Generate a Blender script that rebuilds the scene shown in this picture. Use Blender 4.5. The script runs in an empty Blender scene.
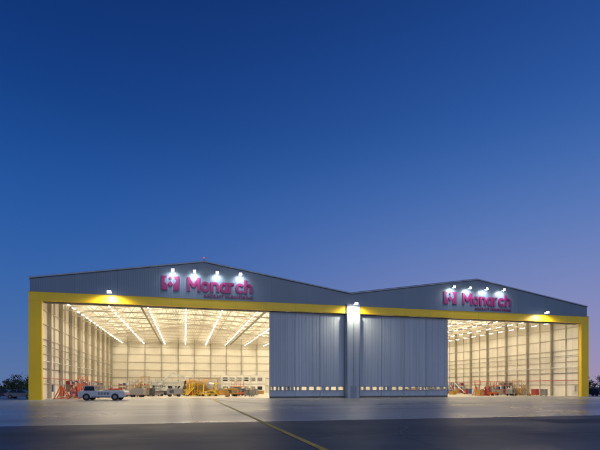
import bpy, math, random
from mathutils import Vector, Matrix
random.seed(7)
scene=bpy.context.scene
scene.view_settings.view_transform='Standard'
scene.view_settings.look='None'
scene.view_settings.exposure=0
TH=math.radians(14.1)
ORG=Vector((-39.6,67.2,0))
U=Vector((math.cos(TH),math.sin(TH),0)); N=Vector((-math.sin(TH),math.cos(TH),0))
def W(s,d,z=0): return ORG+U*s+N*d+Vector((0,0,z))

# ---------------- materials ----------------
def mat(name,col,rough=0.6,metal=0.0,var=0.12,vscale=0.6,bump=None,emit=None,estr=0,spec=0.5,stretch=None,panel=None,ptone=.86):
    m=bpy.data.materials.new(name); m.use_nodes=True
    nt=m.node_tree; b=nt.nodes['Principled BSDF']
    b.inputs['Roughness'].default_value=rough; b.inputs['Metallic'].default_value=metal
    b.inputs['Specular IOR Level'].default_value=spec
    tc=nt.nodes.new('ShaderNodeTexCoord')
    vec=tc.outputs['Object']
    if stretch:
        mp=nt.nodes.new('ShaderNodeMapping'); mp.inputs['Scale'].default_value=stretch
        nt.links.new(vec,mp.inputs[0]); vec2=mp.outputs[0]
    else: vec2=vec
    n=nt.nodes.new('ShaderNodeTexNoise'); n.inputs['Scale'].default_value=vscale; n.inputs['Detail'].default_value=7; n.inputs['Roughness'].default_value=0.6
    nt.links.new(vec2,n.inputs['Vector'])
    r=nt.nodes.new('ShaderNodeMapRange'); r.inputs['From Min'].default_value=.3; r.inputs['From Max'].default_value=.7
    r.inputs['To Min'].default_value=1-var; r.inputs['To Max'].default_value=1+var
    nt.links.new(n.outputs['Fac'],r.inputs['Value'])
    mx=nt.nodes.new('ShaderNodeVectorMath'); mx.operation='SCALE'; mx.inputs[0].default_value=col
    nt.links.new(r.outputs[0],mx.inputs['Scale']); out=mx.outputs[0]
    if panel:
        sp=nt.nodes.new('ShaderNodeSeparateXYZ'); cb=nt.nodes.new('ShaderNodeCombineXYZ'); nt.links.new(vec,sp.inputs[0])
        nt.links.new(sp.outputs[panel[0]],cb.inputs[0]); nt.links.new(sp.outputs['Z'],cb.inputs[1])
        br=nt.nodes.new('ShaderNodeTexBrick'); br.offset=0; br.inputs['Scale'].default_value=1; br.inputs['Brick Width'].default_value=panel[1]; br.inputs['Row Height'].default_value=panel[2]
        br.inputs['Mortar Size'].default_value=.02; br.inputs['Color1'].default_value=(1,1,1,1); br.inputs['Color2'].default_value=(ptone,ptone,ptone,1); br.inputs['Mortar'].default_value=(.6,.6,.6,1)
        nt.links.new(cb.outputs[0],br.inputs['Vector'])
        mu=nt.nodes.new('ShaderNodeVectorMath'); mu.operation='MULTIPLY'; nt.links.new(out,mu.inputs[0]); nt.links.new(br.outputs['Color'],mu.inputs[1]); out=mu.outputs[0]
    nt.links.new(out,b.inputs['Base Color'])
    if bump:
        axis,period,strg=bump
        w=nt.nodes.new('ShaderNodeTexWave'); w.bands_direction=axis; w.inputs['Scale'].default_value=(0.314/period)
        w.inputs['Distortion'].default_value=0
        nt.links.new(vec,w.inputs['Vector'])
        bp=nt.nodes.new('ShaderNodeBump'); bp.inputs['Strength'].default_value=strg; bp.inputs['Distance'].default_value=0.05
        nt.links.new(w.outputs['Fac'],bp.inputs['Height']); nt.links.new(bp.outputs[0],b.inputs['Normal'])
    if emit:
        b.inputs['Emission Color'].default_value=(*emit,1); b.inputs['Emission Strength'].default_value=estr
    return m
M={}
M['gable']=mat('gable_cladding',(.14,.20,.27),.45,.0,.10,.15,('X',.33,.12),stretch=(1,1,.3),panel=('X',6.0,30),ptone=.92)
M['door']=mat('door_cladding',(.33,.39,.46),.42,.0,.12,.35,('X',.3,.12),stretch=(1.6,1,.12),panel=('X',1.2,30),ptone=.93)
M['doorframe']=mat('door_frame',(.20,.24,.30),.5)
M['darkmetal']=mat('dark_metal',(.05,.055,.07),.5)
M['yellow']=mat('yellow_cladding',(.86,.56,.01),.45,0,.05,.3)
M['wallin']=mat('interior_wall',(.84,.80,.71),.6,0,.04,.3,('Y',.5,.2),panel=('Y',3.65,2.4))
M['backin']=mat('interior_back_wall',(.84,.80,.71),.6,0,.04,.3,('X',.5,.2),panel=('X',5,2.4))
M['outer']=mat('outer_cladding',(.3,.35,.42),.5)
M['roofin']=mat('roof_liner',(.84,.81,.73),.6,0,.05,.4,('X',1.0,.3))
M['steel']=mat('painted_steel',(.60,.55,.46),.5)
M['column']=mat('column_steel',(.36,.33,.27),.5)
M['steelgrey']=mat('grey_steel',(.24,.23,.21),.5)
M['floor']=mat('hangar_floor',(.62,.58,.50),.25,0,.10,.25)
M['lamp']=mat('lamp_tube',(.9,.9,.9),emit=(1,.87,.64),estr=84)
M['flood']=mat('flood_lens',(.9,.9,.9),emit=(1,.93,.78),estr=110)
M['red_lamp']=mat('beacon_lens',(.5,.03,.02),emit=(1,.05,.03),estr=1.5)
M['magenta']=mat('sign_magenta',(.24,.012,.12),.45)
M['white']=mat('white_paint',(.75,.74,.72),.35)
M['cream']=mat('cream_paint',(.50,.52,.52),.35)
M['rubber']=mat('rubber',(.02,.02,.022),.8)
M['glass']=mat('dark_glass',(.02,.03,.04),.08,var=.02)
M['orange']=mat('orange_paint',(.55,.10,.015),.4)
M['red']=mat('red_paint',(.36,.025,.02),.4)
M['blue']=mat('blue_paint',(.04,.08,.28),.4)
M['gold']=mat('primer_yellow',(.42,.22,.04),.45,0,.2,1.5)
M['alu']=mat('aluminium',(.6,.6,.6),.3,.8)
M['navy']=mat('car_paint',(.03,.04,.08),.25)
M['silver']=mat('car_paint_grey',(.16,.17,.19),.25)
M['bark']=mat('bark',(.06,.045,.03),.9)
M['foliage']=mat('foliage',(.045,.065,.03),.8,0,.4,.4)
M['linepaint']=mat('line_paint',(.62,.40,.03),.6,0,.5,2.5)
M['tail']=mat('tail_lamp',(.6,.02,.02),emit=(1,.03,.02),estr=1.5)
M['wood']=mat('crate_wood',(.26,.16,.085),.8,0,.25,3)
M['sealant']=mat('crack_sealant',(.015,.015,.017),.4,0,.3,1)
M['patch']=mat('asphalt_patch',(.028,.029,.032),.65,0,.25,6)
M['tyremark']=mat('tyre_marks',(.13,.13,.135),.55,0,.35,.8,stretch=(3,.3,1))

def ground_mat(name,c1,c2,rough,scale,joints=None,spec=.4,streak=None):
    m=bpy.data.materials.new(name); m.use_nodes=True; nt=m.node_tree; b=nt.nodes['Principled BSDF']
    tc=nt.nodes.new('ShaderNodeTexCoord')
    n=nt.nodes.new('ShaderNodeTexNoise'); n.inputs['Scale'].default_value=scale; n.inputs['Detail'].default_value=10; n.inputs['Roughness'].default_value=.65
    nt.links.new(tc.outputs['Object'],n.inputs['Vector'])
    cr=nt.nodes.new('ShaderNodeValToRGB'); cr.color_ramp.elements[0].position=.32; cr.color_ramp.elements[1].position=.7
    cr.color_ramp.elements[0].color=(*c1,1); cr.color_ramp.elements[1].color=(*c2,1)
    nt.links.new(n.outputs['Fac'],cr.inputs[0]); col=cr.outputs[0]
    n2=nt.nodes.new('ShaderNodeTexNoise'); n2.inputs['Scale'].default_value=18; n2.inputs['Detail'].default_value=5; n2.inputs['Roughness'].default_value=.7
    nt.links.new(tc.outputs['Object'],n2.inputs['Vector'])
    def mul(col,fac):
        v=nt.nodes.new('ShaderNodeVectorMath'); v.operation='SCALE'; nt.links.new(col,v.inputs[0]); nt.links.new(fac,v.inputs['Scale']); return v.outputs[0]
    def rng(src,a,b2,lo=.3,hi=.7):
        r=nt.nodes.new('ShaderNodeMapRange'); r.inputs['From Min'].default_value=lo; r.inputs['From Max'].default_value=hi; r.inputs['To Min'].default_value=a; r.inputs['To Max'].default_value=b2
        nt.links.new(src,r.inputs['Value']); return r.outputs[0]
    col=mul(col,rng(n2.outputs['Fac'],.65,1.35))
    if streak:
        mp=nt.nodes.new('ShaderNodeMapping'); mp.inputs['Scale'].default_value=streak; nt.links.new(tc.outputs['Object'],mp.inputs[0])
        n3=nt.nodes.new('ShaderNodeTexNoise'); n3.inputs['Scale'].default_value=1; n3.inputs['Detail'].default_value=6; nt.links.new(mp.outputs[0],n3.inputs['Vector'])
        col=mul(col,rng(n3.outputs['Fac'],.62,1.3))
    if joints:
        br=nt.nodes.new('ShaderNodeTexBrick'); br.offset=0; br.inputs['Scale'].default_value=1
        br.inputs['Brick Width'].default_value=joints; br.inputs['Row Height'].default_value=joints; br.inputs['Mortar Size'].default_value=.03
        br.inputs['Color1'].default_value=(1,1,1,1); br.inputs['Color2'].default_value=(.80,.82,.84,1); br.inputs['Mortar'].default_value=(.3,.3,.3,1)
        nt.links.new(tc.outputs['Object'],br.inputs['Vector'])
        mu=nt.nodes.new('ShaderNodeVectorMath'); mu.operation='MULTIPLY'
        nt.links.new(col,mu.inputs[0]); nt.links.new(br.outputs['Color'],mu.inputs[1]); col=mu.outputs[0]
    nt.links.new(col,b.inputs['Base Color'])
    nt.links.new(rng(n.outputs['Fac'],rough-.12,rough+.12),b.inputs['Roughness'])
    b.inputs['Specular IOR Level'].default_value=spec
    bp=nt.nodes.new('ShaderNodeBump'); bp.inputs['Strength'].default_value=.5; bp.inputs['Distance'].default_value=.01
    nt.links.new(n2.outputs['Fac'],bp.inputs['Height']); nt.links.new(bp.outputs[0],b.inputs['Normal'])
    return m
M['grass']=ground_mat('grass_ground',(.03,.045,.02),(.05,.07,.03),.9,.05)
M['asphalt']=ground_mat('asphalt',(.030,.032,.036),(.060,.062,.067),.52,.15,streak=(.05,.6,1))
M['concrete']=ground_mat('apron_concrete',(.24,.25,.26),(.36,.37,.38),.33,.09,joints=7.5,spec=.55,streak=(.04,.35,1))

# ---------------- mesh builder ----------------
class MB:
    def __init__(s): s.v=[]; s.f=[]; s.m=[]; s.mats=[]; s.sm=[]
    def mi(s,k):
        if k not in s.mats: s.mats.append(k)
        return s.mats.index(k)
    def face(s,pts,k,smooth=False):
        b=len(s.v); s.v+= [tuple(p) for p in pts]; s.f.append(tuple(range(b,b+len(pts)))); s.m.append(s.mi(k)); s.sm.append(smooth)
    def mesh(s,verts,faces,k,smooth=False):
        b=len(s.v); s.v+=[tuple(p) for p in verts]; i=s.mi(k)
        for f in faces: s.f.append(tuple(b+a for a in f)); s.m.append(i); s.sm.append(smooth)
    def box(s,a,b,k):
        x0,y0,z0=a;x1,y1,z1=b
        vs=[Vector(p) for p in [(x0,y0,z0),(x1,y0,z0),(x1,y1,z0),(x0,y1,z0),(x0,y0,z1),(x1,y0,z1),(x1,y1,z1),(x0,y1,z1)]]
        s.mesh(vs,[(0,3,2,1),(4,5,6,7),(0,1,5,4),(1,2,6,5),(2,3,7,6),(3,0,4,7)],k)
    def beam(s,p,q,w,k,h=None):
        p=Vector(p);q=Vector(q);h=h or w
        d=(q-p).normalized(); up=Vector((0,0,1)) if abs(d.z)<.95 else Vector((1,0,0))
        a=d.cross(up).normalized()*w/2; b=d.cross(a).normalized()*h/2
        vs=[p-a-b,p+a-b,p+a+b,p-a+b,q-a-b,q+a-b,q+a+b,q-a+b]
        s.mesh(vs,[(0,3,2,1),(4,5,6,7),(0,1,5,4),(1,2,6,5),(2,3,7,6),(3,0,4,7)],k)
    def cyl(s,p,q,r,k,n=12,r2=None,smooth=True):
        p=Vector(p);q=Vector(q);r2=r if r2 is None else r2
        d=(q-p).normalized(); up=Vector((0,0,1)) if abs(d.z)<.95 else Vector((1,0,0))
        a=d.cross(up).normalized(); b=d.cross(a).normalized()
        vs=[];
        for i in range(n):
            t=2*math.pi*i/n; o=a*math.cos(t)+b*math.sin(t)
            vs.append(p+o*r); vs.append(q+o*r2)
        s.mesh(vs,[(2*i,2*((i+1)%n),2*((i+1)%n)+1,2*i+1) for i in range(n)],k,smooth)
        s.mesh([vs[2*i] for i in range(n)],[tuple(range(n))],k); s.mesh([vs[2*i+1] for i in range(n)],[tuple(reversed(range(n)))],k)
    def prism(s,prof,y0,y1,k):
        n=len(prof); vs=[(x,y0,z) for x,z in prof]+[(x,y1,z) for x,z in prof]
        s.mesh(vs,[tuple(range(n)),tuple(reversed(range(n,2*n)))]+[(i,i+n,(i+1)%n+n,(i+1)%n) for i in range(n)],k)
    def obj(s,name,parent=None,loc=None,rot=None,bevel=0):
        me=bpy.data.meshes.new(name); me.from_pydata(s.v,[],s.f)
        for k in s.mats: me.materials.append(M[k])
        me.polygons.foreach_set('material_index',s.m); me.polygons.foreach_set('use_smooth',s.sm); me.update()
        import bmesh
        bm=bmesh.new(); bm.from_mesh(me); bmesh.ops.recalc_face_normals(bm,faces=bm.faces); bm.to_mesh(me); bm.free()
        o=bpy.data.objects.new(name,me); scene.collection.objects.link(o)
        if parent: o.parent=parent
        if loc is not None: o.location=loc
        if rot is not None: o.rotation_euler=(0,0,rot)
        if bevel:
            b=o.modifiers.new('bev','BEVEL'); b.width=bevel; b.segments=2; b.limit_method='ANGLE'
        return o
def empty(name,loc=(0,0,0),rot=0):
    o=bpy.data.objects.new(name,None); scene.collection.objects.link(o); o.location=loc; o.rotation_euler=(0,0,rot); return o

# ---------------- ground ----------------
g=MB(); S=4000
g.face([(-S,-S,0),(S,-S,0),(S,S,0),(-S,S,0)],'grass'); g.obj('ground')
g=MB(); g.face([(-260,-200,.004),(360,-200,.004),(360,10,.004),(-260,10,.004)],'asphalt'); o=g.obj('asphalt_taxiway',loc=ORG,rot=TH)
g=MB(); g.face([(-110,-50,.008),(210,-50,.008),(210,30,.008),(-110,30,.008)],'concrete'); g.obj('concrete_apron',loc=ORG,rot=TH)
def mark(name,a,b,w,k,z=.016):
    g=MB(); a=Vector(a);b=Vector(b);d=(b-a).normalized(); p=Vector((-d.y,d.x))*w/2
    g.face([(*(a-p),z),(*(b-p),z),(*(b+p),z),(*(a+p),z)],k); return g.obj(name,loc=ORG,rot=TH)
mark('taxiway_centreline',(26.1,-72),(26.1,-.2),.24,'linepaint')
mark('drain_channel',(-110,-6),(210,-6),.35,'darkmetal',.012)
g=MB()
for (x,y,a,n) in ((5,-52,.1,40),(20,-57,-.15,50),(48,-54,.05,50),(60,-59,.3,30),(30,-61,1.2,16),(12,-55,1.4,12),(52,-56,-1.3,14)):
    p=Vector((x,y))
    for i in range(n):
        a2=a+random.uniform(-.35,.35); q=p+Vector((math.cos(a2),math.sin(a2)))*.5; w=Vector((-math.sin(a),math.cos(a)))*.045
        g.face([(*(p-w),.0125),(*(q-w),.0125),(*(q+w),.0125),(*(p+w),.0125)],'sealant'); p=q
g.obj('crack_sealing',loc=ORG,rot=TH)
g=MB()
for (x,y,w,h) in ((10,-57,5,2.2),(41,-55,8,2.5),(52,-60,3,1.5)): g.face([(x,y,.0085),(x+w,y,.0085),(x+w,y+h,.0085),(x,y+h,.0085)],'patch')
g.obj('asphalt_repair_patch',loc=ORG,rot=TH)
g=MB()   # faint dark tyre tracks curving across the apron
for (x0,y0,a0,c,n) in ((8,-12,-.15,.004,60),(30,-30,.1,-.003,70),(55,-14,-.3,.004,60),(26,-3,-1.5,.01,40)):
    for off in (0,2.1):
        p=Vector((x0,y0+off)); a=a0
        for i in range(n):
            a+=c; q=p+Vector((math.cos(a),math.sin(a)))*.8; w=Vector((-math.sin(a),math.cos(a)))*.11
            g.face([(*(p-w),.0122),(*(q-w),.0122),(*(q+w),.0122),(*(p+w),.0122)],'tyremark'); p=q
g.obj('tyre_tracks',loc=ORG,rot=TH)

# ---------------- hangar ----------------
H=empty('aircraft_hangar',ORG,TH)
L=100.; D=75.
EAVE=17.9; AP=21.9; BAND0=14.6; BAND1=15.9
prof=[(0,EAVE),(25,AP),(50,EAVE+.15),(75,AP),(100,EAVE)]
def rz(s):
    for (a,za),(b,zb) in zip(prof,prof[1:]):
        if a<=s<=b: return za+(zb-za)*(s-a)/(b-a)
g=MB()
g.prism([(0,BAND1),(25,BAND1),(25,AP),(0,EAVE)],0,.3,'gable')
g.prism([(25,BAND1),(50,BAND1),(50,EAVE+.15),(25,AP)],0,.3,'gable')
g.prism([(50,BAND1),(75,BAND1),(75,AP),(50,EAVE+.15)],0,.3,'gable')
g.prism([(75,BAND1),(100,BAND1),(100,EAVE),(75,AP)],0,.3,'gable')
g.obj('gable_cladding',H)
g=MB()
for (a,za),(b,zb) in zip(prof,prof[1:]):
    g.beam((a,-.12,za+.06),(b,-.12,zb+.06),.22,'door',.16)
g.obj('verge_flashing',H)
g=MB(); g.box((-.15,-.25,BAND0),(L+.15,.35,BAND1),'yellow'); g.box((-.15,-.24,0),(1.6,.36,BAND0-.002),'yellow'); g.box((98.4,-.24,0),(L+.15,.36,BAND0-.002),'yellow')
g.box((-.2,-.3,BAND1),(L+.2,-.004,BAND1+.07),'doorframe')
for s in range(5,100,5): g.box((s-.01,-.254,BAND0+.01),(s+.01,-.251,BAND1-.01),'doorframe')
g.obj('portal_frame',H)
g=MB()
for (a,za),(b,zb) in zip(prof,prof[1:]):
    g.mesh([(a,.3,za),(b,.3,zb),(b,D,zb),(a,D,za)],[(0,1,2,3)],'roofin')
    g.mesh([(a,.3,za+.3),(b,.3,zb+.3),(b,D+.3,zb+.3),(a,D+.3,za+.3)],[(0,1,2,3)],'outer')
g.box((-.3,.3,EAVE-.1),(0,D+.3,EAVE+.35),'outer'); g.box((L,.3,EAVE-.1),(L+.3,D+.3,EAVE+.35),'outer')
g.obj('roof',H)
g=MB()
g.box((-.15,.36,0),(-.01,D+.3,EAVE),'outer'); g.box((L+.01,.36,0),(L+.15,D+.3,EAVE),'outer')
g.prism([(0,0),(100,0)]+prof[::-1],D+.1,D+.3,'outer')
g.face([(0,.37,0),(0,D,0),(0,D,EAVE),(0,.37,EAVE)],'wallin'); g.face([(L,.37,0),(L,D,0),(L,D,EAVE),(L,.37,EAVE)],'wallin')
g.mesh([(x,D,z) for x,z in [(0,0),(100,0)]+prof[::-1]],[tuple(range(7))],'backin')
g.obj('walls',H)
g=MB()
cols=[d for d in [1.5+7.3*i for i in range(11)] if d<D-.3]
for d in cols:
    for s0,s1 in ((.02,.6),(L-.6,L-.02)): g.box((s0,d-.14,0),(s1,d+.14,EAVE-.4),'column')
    for s0,s1 in ((.02,.26),(L-.26,L-.02)): g.box((s0,d+3.6,0),(s1,d+3.7,EAVE-.6),'steel')
for z in (2.4,4.8,7.2,9.6,12.0,14.2):
    for s0,s1 in ((.02,.2),(L-.2,L-.02)): g.box((s0,.4,z),(s1,D-.05,z+.1),'steel' if z!=4.8 else 'steelgrey')
    g.box((.3,D-.22,z),(L-.3,D-.02,z+.1),'steel' if z!=4.8 else 'steelgrey')
for i in range(1,20):
    g.box((i*5-.13,D-.5,0),(i*5+.13,D-.24,EAVE-.4),'column')
for s in (.42,L-.42):
    g.cyl((s,1,3.3),(s,D-1,3.3),.07,'red',8); g.cyl((s,1,6.0),(s,D-1,6.0),.1,'alu',8); g.box((s-.1,1,8.4),(s+.1,D-1,8.5),'steelgrey')
    for d in cols[:-1]:
        if random.random()<.8: g.box((s-.12,d+1.0,1.1),(s+.12,d+1.0+random.uniform(.5,1.4),2.3),random.choice(['steelgrey','blue','red','white']))
for i,s in enumerate((8.5,21,31,43,56,68,81,92)):
    g.box((s-.6,D-.3,0),(s+.6,D-.23,2.3),'blue' if i%2 else 'steelgrey')
g.box((12,D-6,0),(30,D-.6,3.2),'cream'); g.box((11.8,D-6.2,3.2),(30.2,D-.6,3.4),'steelgrey')
for i in range(8): g.box((12.6+i*2.2,D-6.06,1.0),(14.1+i*2.2,D-6.003,2.2),'glass')
g.box((33,D-4,0),(47,D-.6,5.6),'white'); g.box((32.9,D-4.1,2.8),(47.1,D-4.003,2.95),'steelgrey')
for i in range(6):
    for z in (1,3.8): g.box((33.6+i*2.2,D-4.06,z),(35.1+i*2.2,D-4.003,z+1.1),'steelgrey' if (i+int(z))%3 else 'glass')
g.obj('wall_frames',H)
g=MB()
for d in cols:
    g.box((.6,d-.12,15.75),(L-.6,d+.12,15.95),'steel')
    for (a,za),(b,zb) in zip(prof,prof[1:]): g.beam((a+.05,d,za-.3),(b-.05,d,zb-.3),.2,'steel')
    for i in range(40):
        s0=1+i*2.45; s1=s0+2.45
        if s1>99: break
        if i%2==0: g.beam((s0,d,15.95),(s1,d,rz(s1)-.3),.1,'steel')
        else: g.beam((s0,d,rz(s0)-.3),(s1,d,15.95),.1,'steel')
for s in [2.5*i for i in range(1,40)]:
    g.box((s-.05,.4,rz(s)-.28),(s+.05,D-.1,rz(s)-.1),'steel')
for s in (14.8,36.2,63.8,85.2): g.box((s-.12,.6,15.4),(s+.12,D-.6,15.7),'steelgrey')
g.obj('roof_trusses',H)
g=MB(); gh=MB()
for r in range(16):
    s=3.6+6.2*r
    d=2.5
    while d<D-2:
        g.face([(s-.10,d,15.30),(s+.10,d,15.30),(s+.10,d+1.5,15.30),(s-.10,d+1.5,15.30)],'lamp')
        for x in (-.14,.14): gh.box((s+x-.02,d-.03,15.27),(s+x+.02,d+1.53,15.36),'white')
        gh.beam((s-.14,d+.1,15.36),(s,d+.1,15.75),.03,'steelgrey'); gh.beam((s+.14,d+1.4,15.36),(s,d+1.4,15.75),.03,'steelgrey')
        d+=3.65
g.obj('ceiling_lamp_tubes',H); gh.obj('ceiling_lamp_housings',H)
g=MB(); g.face([(0,.0,.014),(L,.0,.014),(L,D,.014),(0,D,.014)],'floor'); g.obj('floor',H)
g=MB(); g.box((49,-.55,0),(51.4,.9,BAND0-.003),'door')
g.box((49,-.5,BAND0+.002),(51.4,-.26,BAND1+.3),'door')
for s in (49.0,50.15,51.28): g.box((s,-.62,.02),(s+.12,-.553,BAND0-.02),'doorframe')
g.box((49.7,-.6,.03),(50.7,-.556,2.1),'doorframe')
g.obj('central_pier',H)
def door(s0,s1,d,wid=4.4):
    g=MB(); th=.25
    zt=BAND0-.12
    g.box((s0,d,.06),(s1,d+th,1.35),'door'); g.box((s0,d,1.95),(s1,d+th,zt),'door')
    pitch=1.22; n=int((s1-s0)/pitch); pitch=(s1-s0)/n
    for i in range(n+1):
        a=max(s0+i*pitch-.2,s0); b=min(s0+i*pitch+.2,s1)
        g.box((a,d,1.352),(b,d+th,1.948),'door')
    n=int((s1-s0)/.61); p=(s1-s0)/n
    for i in range(1,n):
        a=s0+i*p
        g.box((a-.05,d-.02,2.1),(a+.05,d-.001,zt-.05),'door')
    g.box((s0,d-.05,.06),(s1,d-.002,.32),'darkmetal'); g.box((s0,d-.06,1.28),(s1,d-.002,1.35),'doorframe'); g.box((s0,d-.06,1.95),(s1,d-.002,2.05),'doorframe')
    m=max(1,round((s1-s0)/wid))
    for i in range(m+1):
        a=s0+(s1-s0)*i/m; g.box((max(a-.04,s0-.02),d-.05,.33),(min(a+.04,s1+.02),d-.0355,zt),'doorframe')
    return g
door(35.7,48.95,.5).obj('sliding_door_leaf',H)
door(36.3,40.5,1.0).obj('sliding_door_leaf_inner',H)
door(51.45,69.,.5).obj('sliding_door_leaf',H)
g=MB()
for d in (.55,1.05,1.5): g.box((1.7,d-.04,.018),(98.3,d+.04,.03),'darkmetal')
g.box((1.6,.36,BAND0-.115),(98.4,1.6,BAND0-.01),'darkmetal')
g.obj('door_tracks',H)
# lettering: outline built from simple strokes so the counters stay open
def stroke_text(word,s,z,h,w_total,t,name):
    g=MB(); A=[]
    def arc(cx,cy,rx,ry,a0,a1,n=14): return [(cx+rx*math.cos(math.radians(a0+(a1-a0)*i/n)),cy+ry*math.sin(math.radians(a0+(a1-a0)*i/n))) for i in range(n+1)]
    xh=.70
    G={'M':(1.0,[[(0,0),(0,1)],[(1,0),(1,1)],[(0,1),(.5,.3),(1,1)]]),
       'o':(.68,[arc(.34,xh/2,.34,xh/2,0,360,20)]),
       'n':(.58,[[(0,0),(0,xh)],arc(.29,xh-.29,.29,.29,180,0)+[(.58,0)]]),
       'a':(.62,[arc(.31,xh/2,.31,xh/2,0,360,20),[(.62,0),(.62,xh)]]),
       'r':(.38,[[(0,0),(0,xh)],arc(.30,xh-.30,.30,.30,180,75)]),
       'c':(.56,[arc(.34,xh/2,.34,xh/2,48,312,16)]),
       'h':(.58,[[(0,0),(0,1.02)],arc(.29,xh-.29,.29,.29,180,0)+[(.58,0)]])}
    gap=.34; tot=sum(G[c][0] for c in word)+gap*(len(word)-1)
    k=w_total/tot; x=0; lay=0
    for c in word:
        wd,sts=G[c]
        for st in sts:
            lay+=1
            for i,(p,q) in enumerate(zip(st,st[1:])):
                P=Vector((s+(x+p[0])*k,0,z+t/2+p[1]*(h-t))); Q=Vector((s+(x+q[0])*k,0,z+t/2+q[1]*(h-t)))
                dd=(Q-P).normalized(); e=dd*t*.22; nn=Vector((-dd.z,0,dd.x))*t/2
                if len(st)<4: e=dd*t*.5 if c!='M' or len(st)==2 else dd*t*.2
                y=-.13-.003*(lay%3)-.001*(i%2)
                pts=[P-e-nn,Q+e-nn,Q+e+nn,P-e+nn]
                g.mesh([(a.x,y,a.z) for a in pts]+[(a.x,-.005,a.z) for a in pts],[(0,1,2,3),(0,4,5,1),(1,5,6,2),(2,6,7,3),(3,7,4,0)],'magenta')
        x+=wd+gap
    g.obj(name,H)
def text(body,name,s,z,width,height,k,sp=1.0):
    cu=bpy.data.curves.new(name,'FONT'); cu.body=body; cu.size=1; cu.extrude=.02; cu.space_character=sp; cu.resolution_u=6
    o=bpy.data.objects.new(name,cu); scene.collection.objects.link(o)
    bpy.context.view_layer.update()
    dg=bpy.context.evaluated_depsgraph_get(); me=bpy.data.meshes.new_from_object(o.evaluated_get(dg))
    bpy.data.objects.remove(o)
    xs=[v.co.x for v in me.vertices]; ys=[v.co.y for v in me.vertices]
    x0,x1,y0,y1=min(xs),max(xs),min(ys),max(ys)
    for v in me.vertices:
        x,y,zz=v.co
        v.co=(s+(x-x0)/(x1-x0)*width, -.07-zz*2, z+(y-y0)/(y1-y0)*height)
    me.materials.clear(); me.materials.append(M[k])
    o=bpy.data.objects.new(name,me); scene.collection.objects.link(o); o.parent=H; return o
def sign(off):
    stroke_text('Monarch',22.6+off,17.1,2.2,9.9,.42,'sign_lettering')
    text('AIRCRAFT ENGINEERING','sign_sublettering',24.9+off,16.25,7.9,.5,'magenta',1.1)
    g=MB(); s=18.5+off; z=17.1; w=2.6; h=2.25
    def P(pts): g.prism([(s+a*w,z+b*h) for a,b in pts],-.13,-.01,'magenta')
    P([(0,0),(.17,0),(.17,1),(0,1)]); P([(.83,0),(1,0),(1,1),(.83,1)])
    P([(.17,0),(.34,0),(.34,.36),(.17,.58)]); P([(.66,0),(.83,0),(.83,.58),(.66,.36)])
    P([(.5,.26),(.64,.46),(.5,.66),(.36,.46)]); P([(.17,.74),(.33,1),(.17,1)]); P([(.67,1),(.83,.74),(.83,1)])
    P([(.42,.87),(.5,.74),(.58,.87),(.5,1)])
    g.obj('sign_emblem',H)
sign(0); sign(49.4)
def lamp(name,typ,loc,energy,color,**kw):
    l=bpy.data.lights.new(name,typ); l.energy=energy; l.color=color
    for k,v in kw.items(): setattr(l,k,v)
    o=bpy.data.objects.new(name,l); scene.collection.objects.link(o); o.location=loc; return o
def flood_fixture(s,z,arm,big=1.0,name='floodlight'):
    g=MB()
    g.beam((s,0,z+.25),(s,-arm,z+.35),.07,'doorframe')
    g.box((s-.35*big,-arm-.25,z+.03),(s+.35*big,-arm+.2,z+.3),'darkmetal')
    g.box((s-.3*big,-arm-.22,z-.02),(s+.3*big,-arm+.17,z+.028),'flood')
    g.box((s-.3*big,-arm-.285,z+.02),(s+.3*big,-arm-.252,z+.24),'flood')
    g.obj(name,H)
for s in (20.2,23.5,27.0,30.7):
    for off in (0,49.2):
        flood_fixture(s+off,19.95,.9,.6)
        o=lamp('sign_spot','SPOT',(s+off,-1.0,19.8),260,(.9,.93,1),spot_size=math.radians(140),spot_blend=.9,shadow_soft_size=.15)
        o.parent=H; o.rotation_euler=(math.radians(45),0,0)
for s in (11.1,50.2,88.8):
    flood_fixture(s,15.95,1.7,.9)
    o=lamp('portal_spot','SPOT',(s,-1.8,15.85),3000,(1,.86,.6),spot_size=math.radians(172),spot_blend=.7,shadow_soft_size=.2)
    o.parent=H; o.rotation_euler=(math.radians(8),0,0)
g=MB(); g.cyl((25,.4,AP+.2),(25,.4,AP+.7),.04,'darkmetal'); g.cyl((25,.4,AP+.7),(25,.4,AP+.85),.1,'red_lamp'); g.obj('obstruction_light',H)

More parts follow.
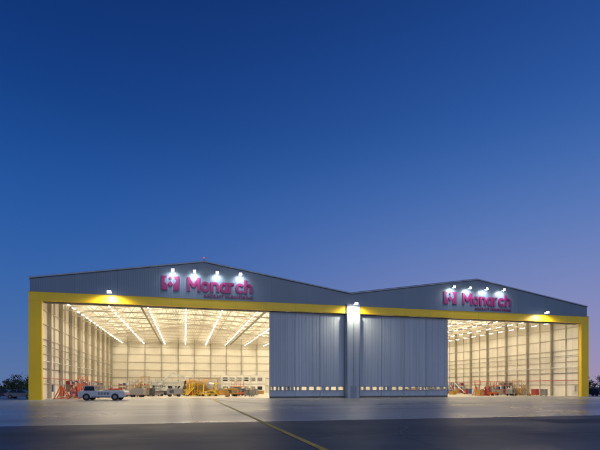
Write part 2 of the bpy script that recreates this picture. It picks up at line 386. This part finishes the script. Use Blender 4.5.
# ---------------- equipment ----------------
def jack(s,d,h=2.4,k='orange'):
    g=MB()
    for a in range(3):
        t=a*2.094+.4; p=(1.1*math.cos(t),1.1*math.sin(t),.1)
        g.beam(p,(0.1*math.cos(t),.1*math.sin(t),h*.85),.11,k); g.cyl((p[0],p[1],0),(p[0],p[1],.12),.16,'darkmetal',8)
        t2=(a+1)*2.094+.4; g.beam(p,(1.1*math.cos(t2),1.1*math.sin(t2),.1),.07,k)
        g.beam((.6*math.cos(t),.6*math.sin(t),h*.42),(.6*math.cos(t2),.6*math.sin(t2),h*.42),.06,k)
    g.cyl((0,0,.4),(0,0,h*.9),.15,k); g.cyl((0,0,h*.9),(0,0,h*1.15),.07,'alu')
    g.obj('aircraft_jack',loc=W(s,d,.016),rot=random.random()*3)
def steps(s,d,h=3,k='yellow',rot=0,name='access_steps'):
    g=MB(); n=int(h/.22); run=h*.9
    for sy in (-.45,.45):
        g.beam((0,sy,.15),(run,sy,h),.08,k,.16); g.beam((0,sy,1.1),(run,sy,h+1),.045,k); g.beam((run,sy,h+1),(run+1.5,sy,h+1),.045,k); g.beam((run,sy,h+.5),(run+1.5,sy,h+.5),.04,k)
        for x in (run,run+1.45): g.beam((x,sy,.15),(x,sy,h+1),.07,k)
        g.beam((run,sy,.2),(run+1.45,sy,h),.05,k); g.beam((0,sy,.18),(run+1.5,sy,.18),.08,k)
        for t in (.25,.6): g.beam((run*t,sy,h*t),(run*t,sy,h*t+1),.04,k)
        for x in (.3,run+1.2): g.cyl((x,sy-.05,.15),(x,sy+.05,.15),.15,'rubber')
    for i in range(n): x=run*i/n; g.box((x,-.42,h*i/n+.12),(x+.24,.42,h*i/n+.16),'alu')
    g.box((run,-.45,h),(run+1.5,.45,h+.05),'alu')
    g.obj(name,loc=W(s,d,.016),rot=rot+TH)
def cabinet(s,d,k='red',rot=0,w=1.4,h=1.1):
    g=MB(); g.box((-w/2,-.3,.16),(w/2,.3,h),k); g.box((-w/2-.03,-.33,h),(w/2+.03,.33,h+.04),'darkmetal')
    for i in range(5):
        z=.22+i*(h-.25)/5; g.box((-w/2+.05,-.325,z),(w/2-.05,-.301,z+(h-.25)/5-.03),k); g.box((-w/4,-.345,z+.1),(w/4,-.326,z+.12),'alu')
    for x in (-w/2+.15,w/2-.15):
        for y in (-.2,.2): g.cyl((x,y-.03,.08),(x,y+.03,.08),.08,'rubber',8)
    g.obj('tool_cabinet',loc=W(s,d,.016),rot=rot+TH)
def scissor(s,d,h=3,k='orange',rot=0):
    g=MB(); g.box((-1.2,-.6,.25),(1.2,.6,.75),k)
    for x in (-.85,.85):
        for y in (-.6,.6): g.cyl((x,y-.1,.25),(x,y+.1,.25),.25,'rubber')
    n=3; dz=(h-.8)/n
    for i in range(n):
        for y in (-.4,.4):
            g.beam((-1,y,.8+i*dz),(1,y,.8+(i+1)*dz),.09,'steelgrey'); g.beam((1,y+.05,.8+i*dz),(-1,y+.05,.8+(i+1)*dz),.09,'steelgrey')
    g.box((-1.25,-.6,h),(1.25,.6,h+.12),k)
    for z in (.55,1.1):
        g.beam((-1.2,-.57,h+z),(1.2,-.57,h+z),.05,k); g.beam((-1.2,.57,h+z),(1.2,.57,h+z),.05,k); g.beam((-1.2,-.57,h+z),(-1.2,.57,h+z),.05,k); g.beam((1.2,-.57,h+z),(1.2,.57,h+z),.05,k)
    for x in (-1.2,0,1.2):
        for y in (-.57,.57): g.beam((x,y,h+.1),(x,y,h+1.1),.05,k)
    g.obj('scissor_lift',loc=W(s,d,.016),rot=rot+TH)
def boom(s,d,rot=0,k='orange'):
    g=MB(); g.box((-1.4,-.9,.45),(1.4,.9,1.0),'darkmetal'); g.box((-1.6,-.8,1.05),(1.0,.8,1.9),k)
    for x in (-1.05,1.05):
        for y in (-1,1): g.cyl((x,y-.17,.45),(x,y+.17,.45),.45,'rubber',16)
    g.beam((-1.2,0,2.0),(2.2,0,5.2),.28,k,.36); g.beam((2.2,0,5.2),(5.4,0,4.2),.2,k,.28); g.beam((-.2,0,1.9),(.8,0,3.8),.12,'alu')
    g.box((5.2,-.9,3.2),(6.1,.9,3.28),'steelgrey')
    for z in (3.8,4.3):
        for y in (-.9,.9): g.beam((5.2,y,z),(6.1,y,z),.05,k)
        for x in (5.2,6.1): g.beam((x,-.9,z),(x,.9,z),.05,k)
    for x in (5.2,6.1):
        for y in (-.9,.9): g.beam((x,y,3.2),(x,y,4.3),.05,k)
    g.obj('boom_lift',loc=W(s,d,.016),rot=rot+TH)
def dock(s,d,ln=14,h=3.2,rot=0,k='white',rim='yellow'):
    g=MB(); n=int(ln/2)
    for i in range(n+1):
        x=ln*i/n
        for y in (0,2.0):
            g.beam((x,y,0),(x,y,h+1.1),.09,k)
        g.beam((x,0,h),(x,2,h),.12,k)
        if i<n:
            for y in (0,2.0): g.beam((x,y,.2),(x+ln/n,y,h-.1),.06,k) if i%2 else g.beam((x,y,h-.1),(x+ln/n,y,.2),.06,k)
    g.box((0,0,h+.06),(ln,2,h+.14),'alu')
    for y in (-.05,2.05):
        for z in (.6,1.1): g.beam((0,y,h+z),(ln,y,h+z),.06,k)
        g.box((0,y-.03,h-.05),(ln,y+.03,h+.2),rim if y<0 else k)
    g.obj('maintenance_dock',loc=W(s,d,.016),rot=rot+TH)
def engine(s,d,rot=0):
    g=MB()
    zc=2.3
    prof=[(-2.2,.95),(-2.0,1.12),(-1.4,1.22),(-.4,1.22),(.5,1.05),(1.0,.88),(1.01,.62),(1.8,.5),(2.2,.38),(2.6,.12)]
    n=28
    for (xa,ra),(xb,rb) in zip(prof,prof[1:]):
        vs=[]
        for i in range(n):
            t=2*math.pi*i/n; vs+= [(xa,ra*math.cos(t),zc+ra*math.sin(t)),(xb,rb*math.cos(t),zc+rb*math.sin(t))]
        g.mesh(vs,[(2*i,2*((i+1)%n),2*((i+1)%n)+1,2*i+1) for i in range(n)],'gold' if xa<1 else 'alu',True)
    for x in (-1.4,-.4,.5): g.cyl((x-.04,0,zc),(x+.04,0,zc),1.25 if x<0 else 1.08,'steelgrey',28)
    for a,b in (((-1.2,-1.0,1.5),(.4,-.95,1.6)),((-.9,-1.15,2.0),(.6,-1.0,2.2)),((-1.0,-1.0,2.9),(.3,-.9,2.9)),((-.4,-1.2,1.8),(-.4,-1.0,2.9))): g.beam(a,b,.09,'alu')
    for a in ((-.9,-1.2,1.6),(-.1,-1.2,2.3),(.1,-1.05,1.55)): g.box((a[0],a[1]-.12,a[2]),(a[0]+.5,a[1]+.1,a[2]+.4),'steelgrey')
    g.cyl((-1.9,0,zc),(-1.85,0,zc),1.1,'darkmetal',28); g.cyl((-2.2,0,zc),(-1.85,0,zc),.05,'alu',12,.3)
    for i in range(18):
        t=2*math.pi*i/18; g.beam((-1.93,.25*math.cos(t),zc+.25*math.sin(t)),(-1.93,1.05*math.cos(t+.15),zc+1.05*math.sin(t+.15)),.03,'alu',.16)
    for x in (-1.7,.8):
        g.beam((x,-1.5,.4),(x,-1.3,2.6),.14,'yellow'); g.beam((x,1.5,.4),(x,1.3,2.6),.14,'yellow'); g.beam((x,-1.5,.45),(x,1.5,.45),.16,'yellow')
        g.beam((x,-1.4,.9),(x,0,1.15),.12,'yellow'); g.beam((x,1.4,.9),(x,0,1.15),.12,'yellow')
        for y in (-1.5,1.5): g.cyl((x,y-.1,.25),(x,y+.1,.25),.25,'rubber')
    for y in (-1.5,1.5): g.beam((-2.3,y,.42),(1.6,y,.42),.16,'yellow'); g.beam((-1.7,y*.88,2.5),(.8,y*.88,2.5),.1,'yellow')
    g.obj('jet_engine_on_stand',loc=W(s,d,.016),rot=rot+TH)
def crate(s,d,w=1.4,h=1.2,k='wood',rot=0):
    g=MB()
    for y in (-.45,0,.45): g.box((-w/2,y-.06,0),(w/2,y+.06,.12),'wood')
    g.box((-w/2,-.5,.12),(w/2,.5,h),k)
    for x in (-w/2,-.05,w/2-.1): g.box((x,-.53,.12),(x+.1,-.501,h),'wood')
    g.box((-w/2-.02,-.55,h),(w/2+.02,.55,h+.05),'wood')
    g.obj('shipping_crate',loc=W(s,d,.016),rot=rot+TH)
def rack(s,d,ln=6,h=3,rot=0):
    g=MB(); n=int(ln/2)
    for i in range(n+1):
        for y in (0,.9): g.beam((i*2,y,0),(i*2,y,h),.09,'blue')
    for z in (.3,1.3,2.3):
        for y in (0,.9): g.beam((0,y,z),(n*2,y,z),.08,'orange')
        g.box((0,0,z+.05),(n*2,.9,z+.08),'steelgrey')
        for i in range(n*2):
            if random.random()<.8:
                hh=random.uniform(.3,.75); g.box((i+.1,.1,z+.085),(i+.1+random.uniform(.5,.8),.8,z+.085+hh),random.choice(['wood','white','blue','red','steelgrey','cream']))
    g.obj('storage_rack',loc=W(s,d,.016),rot=rot+TH)
def gpu(s,d,k='gold',rot=0):
    g=MB(); g.prism([(-1.3,.45),(1.3,.45),(1.3,1.2),(.9,1.6),(-1.1,1.6),(-1.3,1.45)],-.65,.65,k)
    g.box((-1.0,-.67,.7),(-.2,-.652,1.3),'darkmetal'); g.box((.2,-.67,.8),(.8,-.652,1.1),'steelgrey'); g.beam((1.3,0,.4),(2.4,0,.25),.07,'darkmetal'); g.cyl((-.7,.2,1.6),(-.7,.2,1.95),.06,'darkmetal')
    for x in (-.85,.85):
        for y in (-.55,.55): g.cyl((x,y-.09,.28),(x,y+.09,.28),.28,'rubber')
    g.obj('ground_power_unit',loc=W(s,d,.016),rot=rot+TH,bevel=.03)

jack(3.2,4,2.4); jack(5.0,6,2.2,'red'); jack(7.0,8,2.4); jack(9.2,13,2.0,'red'); jack(4.4,11,2.8); jack(6.4,14,2.4); jack(2.6,8,2.0,'red')
steps(2.6,14,2.8,'orange',1.2); steps(11,22,3.0,'gold',.3); steps(19.5,30,3,'white',0); steps(14,26,2.4,'steelgrey',2.6)
dock(9,42,16,3.0,0,'steel','cream'); dock(20,52,20,4.0,0,'steel','cream')
engine(26.6,22,-1.1); steps(28.8,24,2.2,'yellow',2.8); steps(22.2,22,1.8,'yellow',.4); engine(24.2,27,.3)
dock(23,26,6,2.6,0,'gold','yellow')
gpu(31,17,'gold',.3); gpu(13.5,15,'steelgrey',2.9); gpu(20,18,'steelgrey',.2); gpu(9,20,'red',1)
scissor(33,24,1.9,'orange',.5); boom(17,36,.4,'cream'); scissor(16.5,24,2.2,'steelgrey',.2)
for i in range(26):
    cabinet(random.uniform(9,38),random.uniform(14,50),random.choice(['red','blue','steelgrey','steelgrey','gold','darkmetal','orange']),random.uniform(0,3),random.uniform(1.0,1.8),random.uniform(.9,1.6))
for i in range(20): crate(random.uniform(8,42),random.uniform(24,66),random.uniform(1.2,2),random.uniform(.8,1.6),random.choice(['wood','wood','cream','gold','steelgrey']),random.uniform(0,3))
rack(3,70,8); rack(.9,20,8,3,math.pi/2); rack(.9,32,8,3,math.pi/2); rack(.9,48,8,3,math.pi/2)
for d,k in ((5,'steelgrey'),(9,'red'),(13,'steelgrey'),(16,'orange'),(25,'red'),(33,'blue'),(38,'gold'),(47,'red')): cabinet(96.5-random.random()*3,d,k,-math.pi/2,1.6,1.4)
rack(98.9,20,6,3,math.pi/2); rack(98.9,40,8,3,math.pi/2); rack(98.9,56,8,3,math.pi/2)
scissor(88,13,2.0,'orange',.2); scissor(92,24,2.4,'red',.8); steps(93.5,8,2.4,'gold',2.9); steps(94,32,3,'white',2.5); scissor(88,34,2.2,'orange',1.2)
jack(84,10,2.2,'red'); jack(86,16,2.2); jack(91,18,2.2,'red'); dock(84,50,12,3.4,0,'steel','gold'); gpu(90.5,10,'steelgrey',.5); gpu(95.5,14,'gold',2)
for i in range(14): crate(random.uniform(80,96),random.uniform(12,60),1.5,random.uniform(.8,1.5),random.choice(['wood','cream','gold','steelgrey']),random.uniform(0,3))
for i in range(10): cabinet(random.uniform(80,97),random.uniform(10,50),random.choice(['red','blue','steelgrey','darkmetal']),random.uniform(0,3),1.5,1.3)

# ---------------- vehicles ----------------
def wheel(g,x,y,r,w,k='rubber'):
    g.cyl((x,y-w/2,r),(x,y+w/2,r),r,k,20); sgn=1 if y>0 else -1
    g.cyl((x,y+sgn*w/2,r),(x,y+sgn*(w/2+.01),r),r*.5,'steelgrey',16)
def tug(loc,rot):
    e=empty('aircraft_tug',loc,rot)
    g=MB()
    g.prism([(-3.2,.62),(-3.0,.40),(2.9,.40),(3.2,.6),(3.25,1.15),(3.05,1.38),(-2.9,1.38),(-3.25,1.15)],-1.15,1.15,'cream')
    g.obj('body',e,bevel=.1)
    g=MB(); g.prism([(-2.5,1.38),(-2.3,1.98),(-1.05,1.98),(-.95,1.38)],-.85,.85,'glass'); g.obj('cab_glazing',e,bevel=.03)
    g=MB(); g.box((-2.4,-.95,1.982),(-.95,.95,2.07),'cream')
    for y in (-.87,.87):
        g.beam((-2.52,y,1.38),(-2.32,y,1.99),.08,'cream'); g.beam((-.93,y,1.38),(-1.03,y,1.99),.08,'cream')
    g.obj('cab_frame',e,bevel=.02)
    g=MB()
    for x in (-2.0,1.9):
        for y in (-1.06,1.06): wheel(g,x,y,.5,.32)
    g.obj('wheels',e)
    g=MB(); g.box((.1,-.8,1.39),(2.5,.8,1.5),'steelgrey'); g.cyl((-1.7,0,2.07),(-1.7,0,2.2),.08,'orange')
    for i in range(8): g.box((-.4+i*.2,-1.168,.8),(-.3+i*.2,-1.152,1.15),'darkmetal')
    g.box((-1.3,-1.165,.5),(1.2,-1.152,.58),'darkmetal')
    g.beam((2.7,-.9,1.38),(2.7,-.9,1.75),.05,'darkmetal'); g.beam((2.7,.9,1.38),(2.7,.9,1.75),.05,'darkmetal'); g.beam((2.7,-.9,1.75),(2.7,.9,1.75),.05,'darkmetal')
    g.box((3.25,-.5,.6),(3.5,.5,.75),'darkmetal'); g.box((-3.45,-1.1,.55),(-3.27,1.1,.75),'darkmetal')
    for y in (-.8,.8): g.box((-3.275,y-.12,.86),(-3.255,y+.12,1.0),'white')
    g.box((3.25,-1.05,.85),(3.265,-.8,1.0),'tail'); g.box((3.25,.8,.85),(3.265,1.05,1.0),'tail')
    g.obj('fittings',e)
tug((-27.9,65.2,.01),math.radians(4))
def car(loc,rot,k='white',name='parked_car'):
    e=empty(name,loc,rot)
    low=[(-2.15,.3),(2.15,.3),(2.2,.6),(2.0,.82),(1.1,.93),(-1.9,.97),(-2.2,.85)]; top=[(-1.85,.97),(1.1,.93),(.4,1.4),(.1,1.46),(-1.1,1.44),(-1.5,1.3)]
    g=MB(); g.prism(low,-.88,.88,k); g.obj('body',e,bevel=.06)
    g=MB(); n=len(top); zmin=min(z for x,z in top); zmax=max(z for x,z in top)
    wv=lambda z:.84-.17*(z-zmin)/(zmax-zmin)
    vs=[(x,-wv(z),z) for x,z in top]+[(x,wv(z),z) for x,z in top]
    g.mesh(vs,[tuple(range(n)),tuple(reversed(range(n,2*n)))]+[(i,i+n,(i+1)%n+n,(i+1)%n) for i in range(n)],'glass'); g.obj('cabin',e,bevel=.04)
    g=MB()
    g.box((-1.2,-.64,1.45),(.15,.64,1.475),k)
    for y in (-.76,.76): g.beam((-.4,y*1.02,.97),(-.45,y*.9,1.44),.07,k); g.beam((1.08,y*1.06,.94),(.3,y*.9,1.43),.06,k); g.beam((-1.85,y*1.06,.97),(-1.3,y*.9,1.4),.1,k)
    for x in (-1.4,1.35):
        for y in (-.83,.83): wheel(g,x,y,.33,.2)
    for y in (-.65,.65): g.box((2.13,y-.16,.6),(2.24,y+.16,.74),'white'); g.box((-2.24,y-.12,.66),(-2.1,y+.12,.82),'tail')
    g.obj('fittings',e)
car((-46.2,76.0,.01),math.radians(8),'silver'); car((-51.5,80,.01),math.radians(12),'navy'); car((-56.5,82,.01),math.radians(12),'navy')
car((62.4,97,.01),math.radians(100),'navy'); car((66.5,96,.01),math.radians(100),'silver')

# ---------------- trees ----------------
g=MB()
def tree(x,y,h):
    g.cyl((x,y,0),(x,y,h*.55),h*.03,'bark',7,h*.012)
    cl=[]
    for i in range(8):
        t=random.uniform(0,6.28); z=random.uniform(.35,.85)*h; r=h*random.uniform(.12,.34)
        c=Vector((x+r*math.cos(t),y+r*math.sin(t),z)); cl.append(c); g.beam((x,y,h*random.uniform(.3,.5)),c,h*.012,'bark')
    cl.append(Vector((x,y,h*.88)))
    for c in cl:
        R=h*random.uniform(.13,.22)
        for j in range(75):
            v=Vector((random.gauss(0,1),random.gauss(0,1),random.gauss(0,.75)))*R*.62+c
            a=Vector((random.uniform(-1,1),random.uniform(-1,1),random.uniform(-1,1))).normalized(); b=a.orthogonal().normalized(); q=random.uniform(.16,.36)
            g.face([v-a*q,v+b*q*.7,v+a*q,v-b*q*.7],'foliage')
x=-330
while x<340:
    tree(x,random.uniform(205,235),random.uniform(5.4,8.4)); x+=random.uniform(2.5,5.5)
g.obj('tree_line')
g=MB()
for i in range(9000):
    x=random.uniform(-340,350); v=Vector((x,random.uniform(212,222),random.uniform(0,1)**1.5*3.4)); a=Vector((random.uniform(-1,1),random.uniform(-1,1),random.uniform(-1,1))).normalized(); b=a.orthogonal(); q=random.uniform(.4,.8)
    g.face([v-a*q,v+b*q*.7,v+a*q,v-b*q*.7],'foliage')
g.obj('hedgerow')

# ---------------- world ----------------
w=bpy.data.worlds.new('World'); scene.world=w; w.use_nodes=True; nt=w.node_tree; bg=nt.nodes['Background']
tc=nt.nodes.new('ShaderNodeTexCoord'); sx=nt.nodes.new('ShaderNodeSeparateXYZ'); nt.links.new(tc.outputs['Generated'],sx.inputs[0])
def lin(c): return tuple(((v/255)/12.92 if v/255<=.04045 else ((v/255+.055)/1.055)**2.4) for v in c)+(1,)
def ramp(stops):
    r=nt.nodes.new('ShaderNodeValToRGB'); el=r.color_ramp.elements
    while len(el)<len(stops): el.new(.5)
    for e,(p,c) in zip(el,stops): e.position=p; e.color=lin(c)
    r.color_ramp.interpolation='B_SPLINE'; nt.links.new(sx.outputs['Z'],r.inputs[0]); return r
ra=ramp([(0,(96,118,164)),(.10,(72,110,170)),(.24,(50,98,170)),(.38,(32,82,156)),(.50,(20,62,132)),(.65,(13,46,108)),(1,(8,26,66))])
rb=ramp([(0,(162,146,176)),(.10,(144,144,188)),(.24,(108,132,190)),(.38,(68,110,178)),(.50,(42,86,160)),(.65,(26,64,134)),(1,(10,30,72))])
mr=nt.nodes.new('ShaderNodeMapRange'); mr.interpolation_type='SMOOTHSTEP'; mr.inputs['From Min'].default_value=-.55; mr.inputs['From Max'].default_value=.6; nt.links.new(sx.outputs['X'],mr.inputs['Value'])
mx=nt.nodes.new('ShaderNodeMix'); mx.data_type='RGBA'; nt.links.new(mr.outputs[0],mx.inputs['Factor']); nt.links.new(ra.outputs[0],mx.inputs[6]); nt.links.new(rb.outputs[0],mx.inputs[7])
nt.links.new(mx.outputs[2],bg.inputs['Color']); bg.inputs['Strength'].default_value=1.0
s=lamp('facade_fill','SUN',(0,0,50),.6,(.88,.93,1.0),angle=math.radians(40)); s.rotation_euler=(math.radians(62),0,math.radians(25))  # added fill from behind the camera to brighten the facade after sunset

cam=bpy.data.cameras.new('camera'); co=bpy.data.objects.new('camera',cam); scene.collection.objects.link(co)
co.location=(0,0,1.9); co.rotation_euler=(math.pi/2,0,0); cam.sensor_width=36; cam.lens=36*458/600; cam.shift_y=.27; cam.clip_end=9000
scene.camera=co
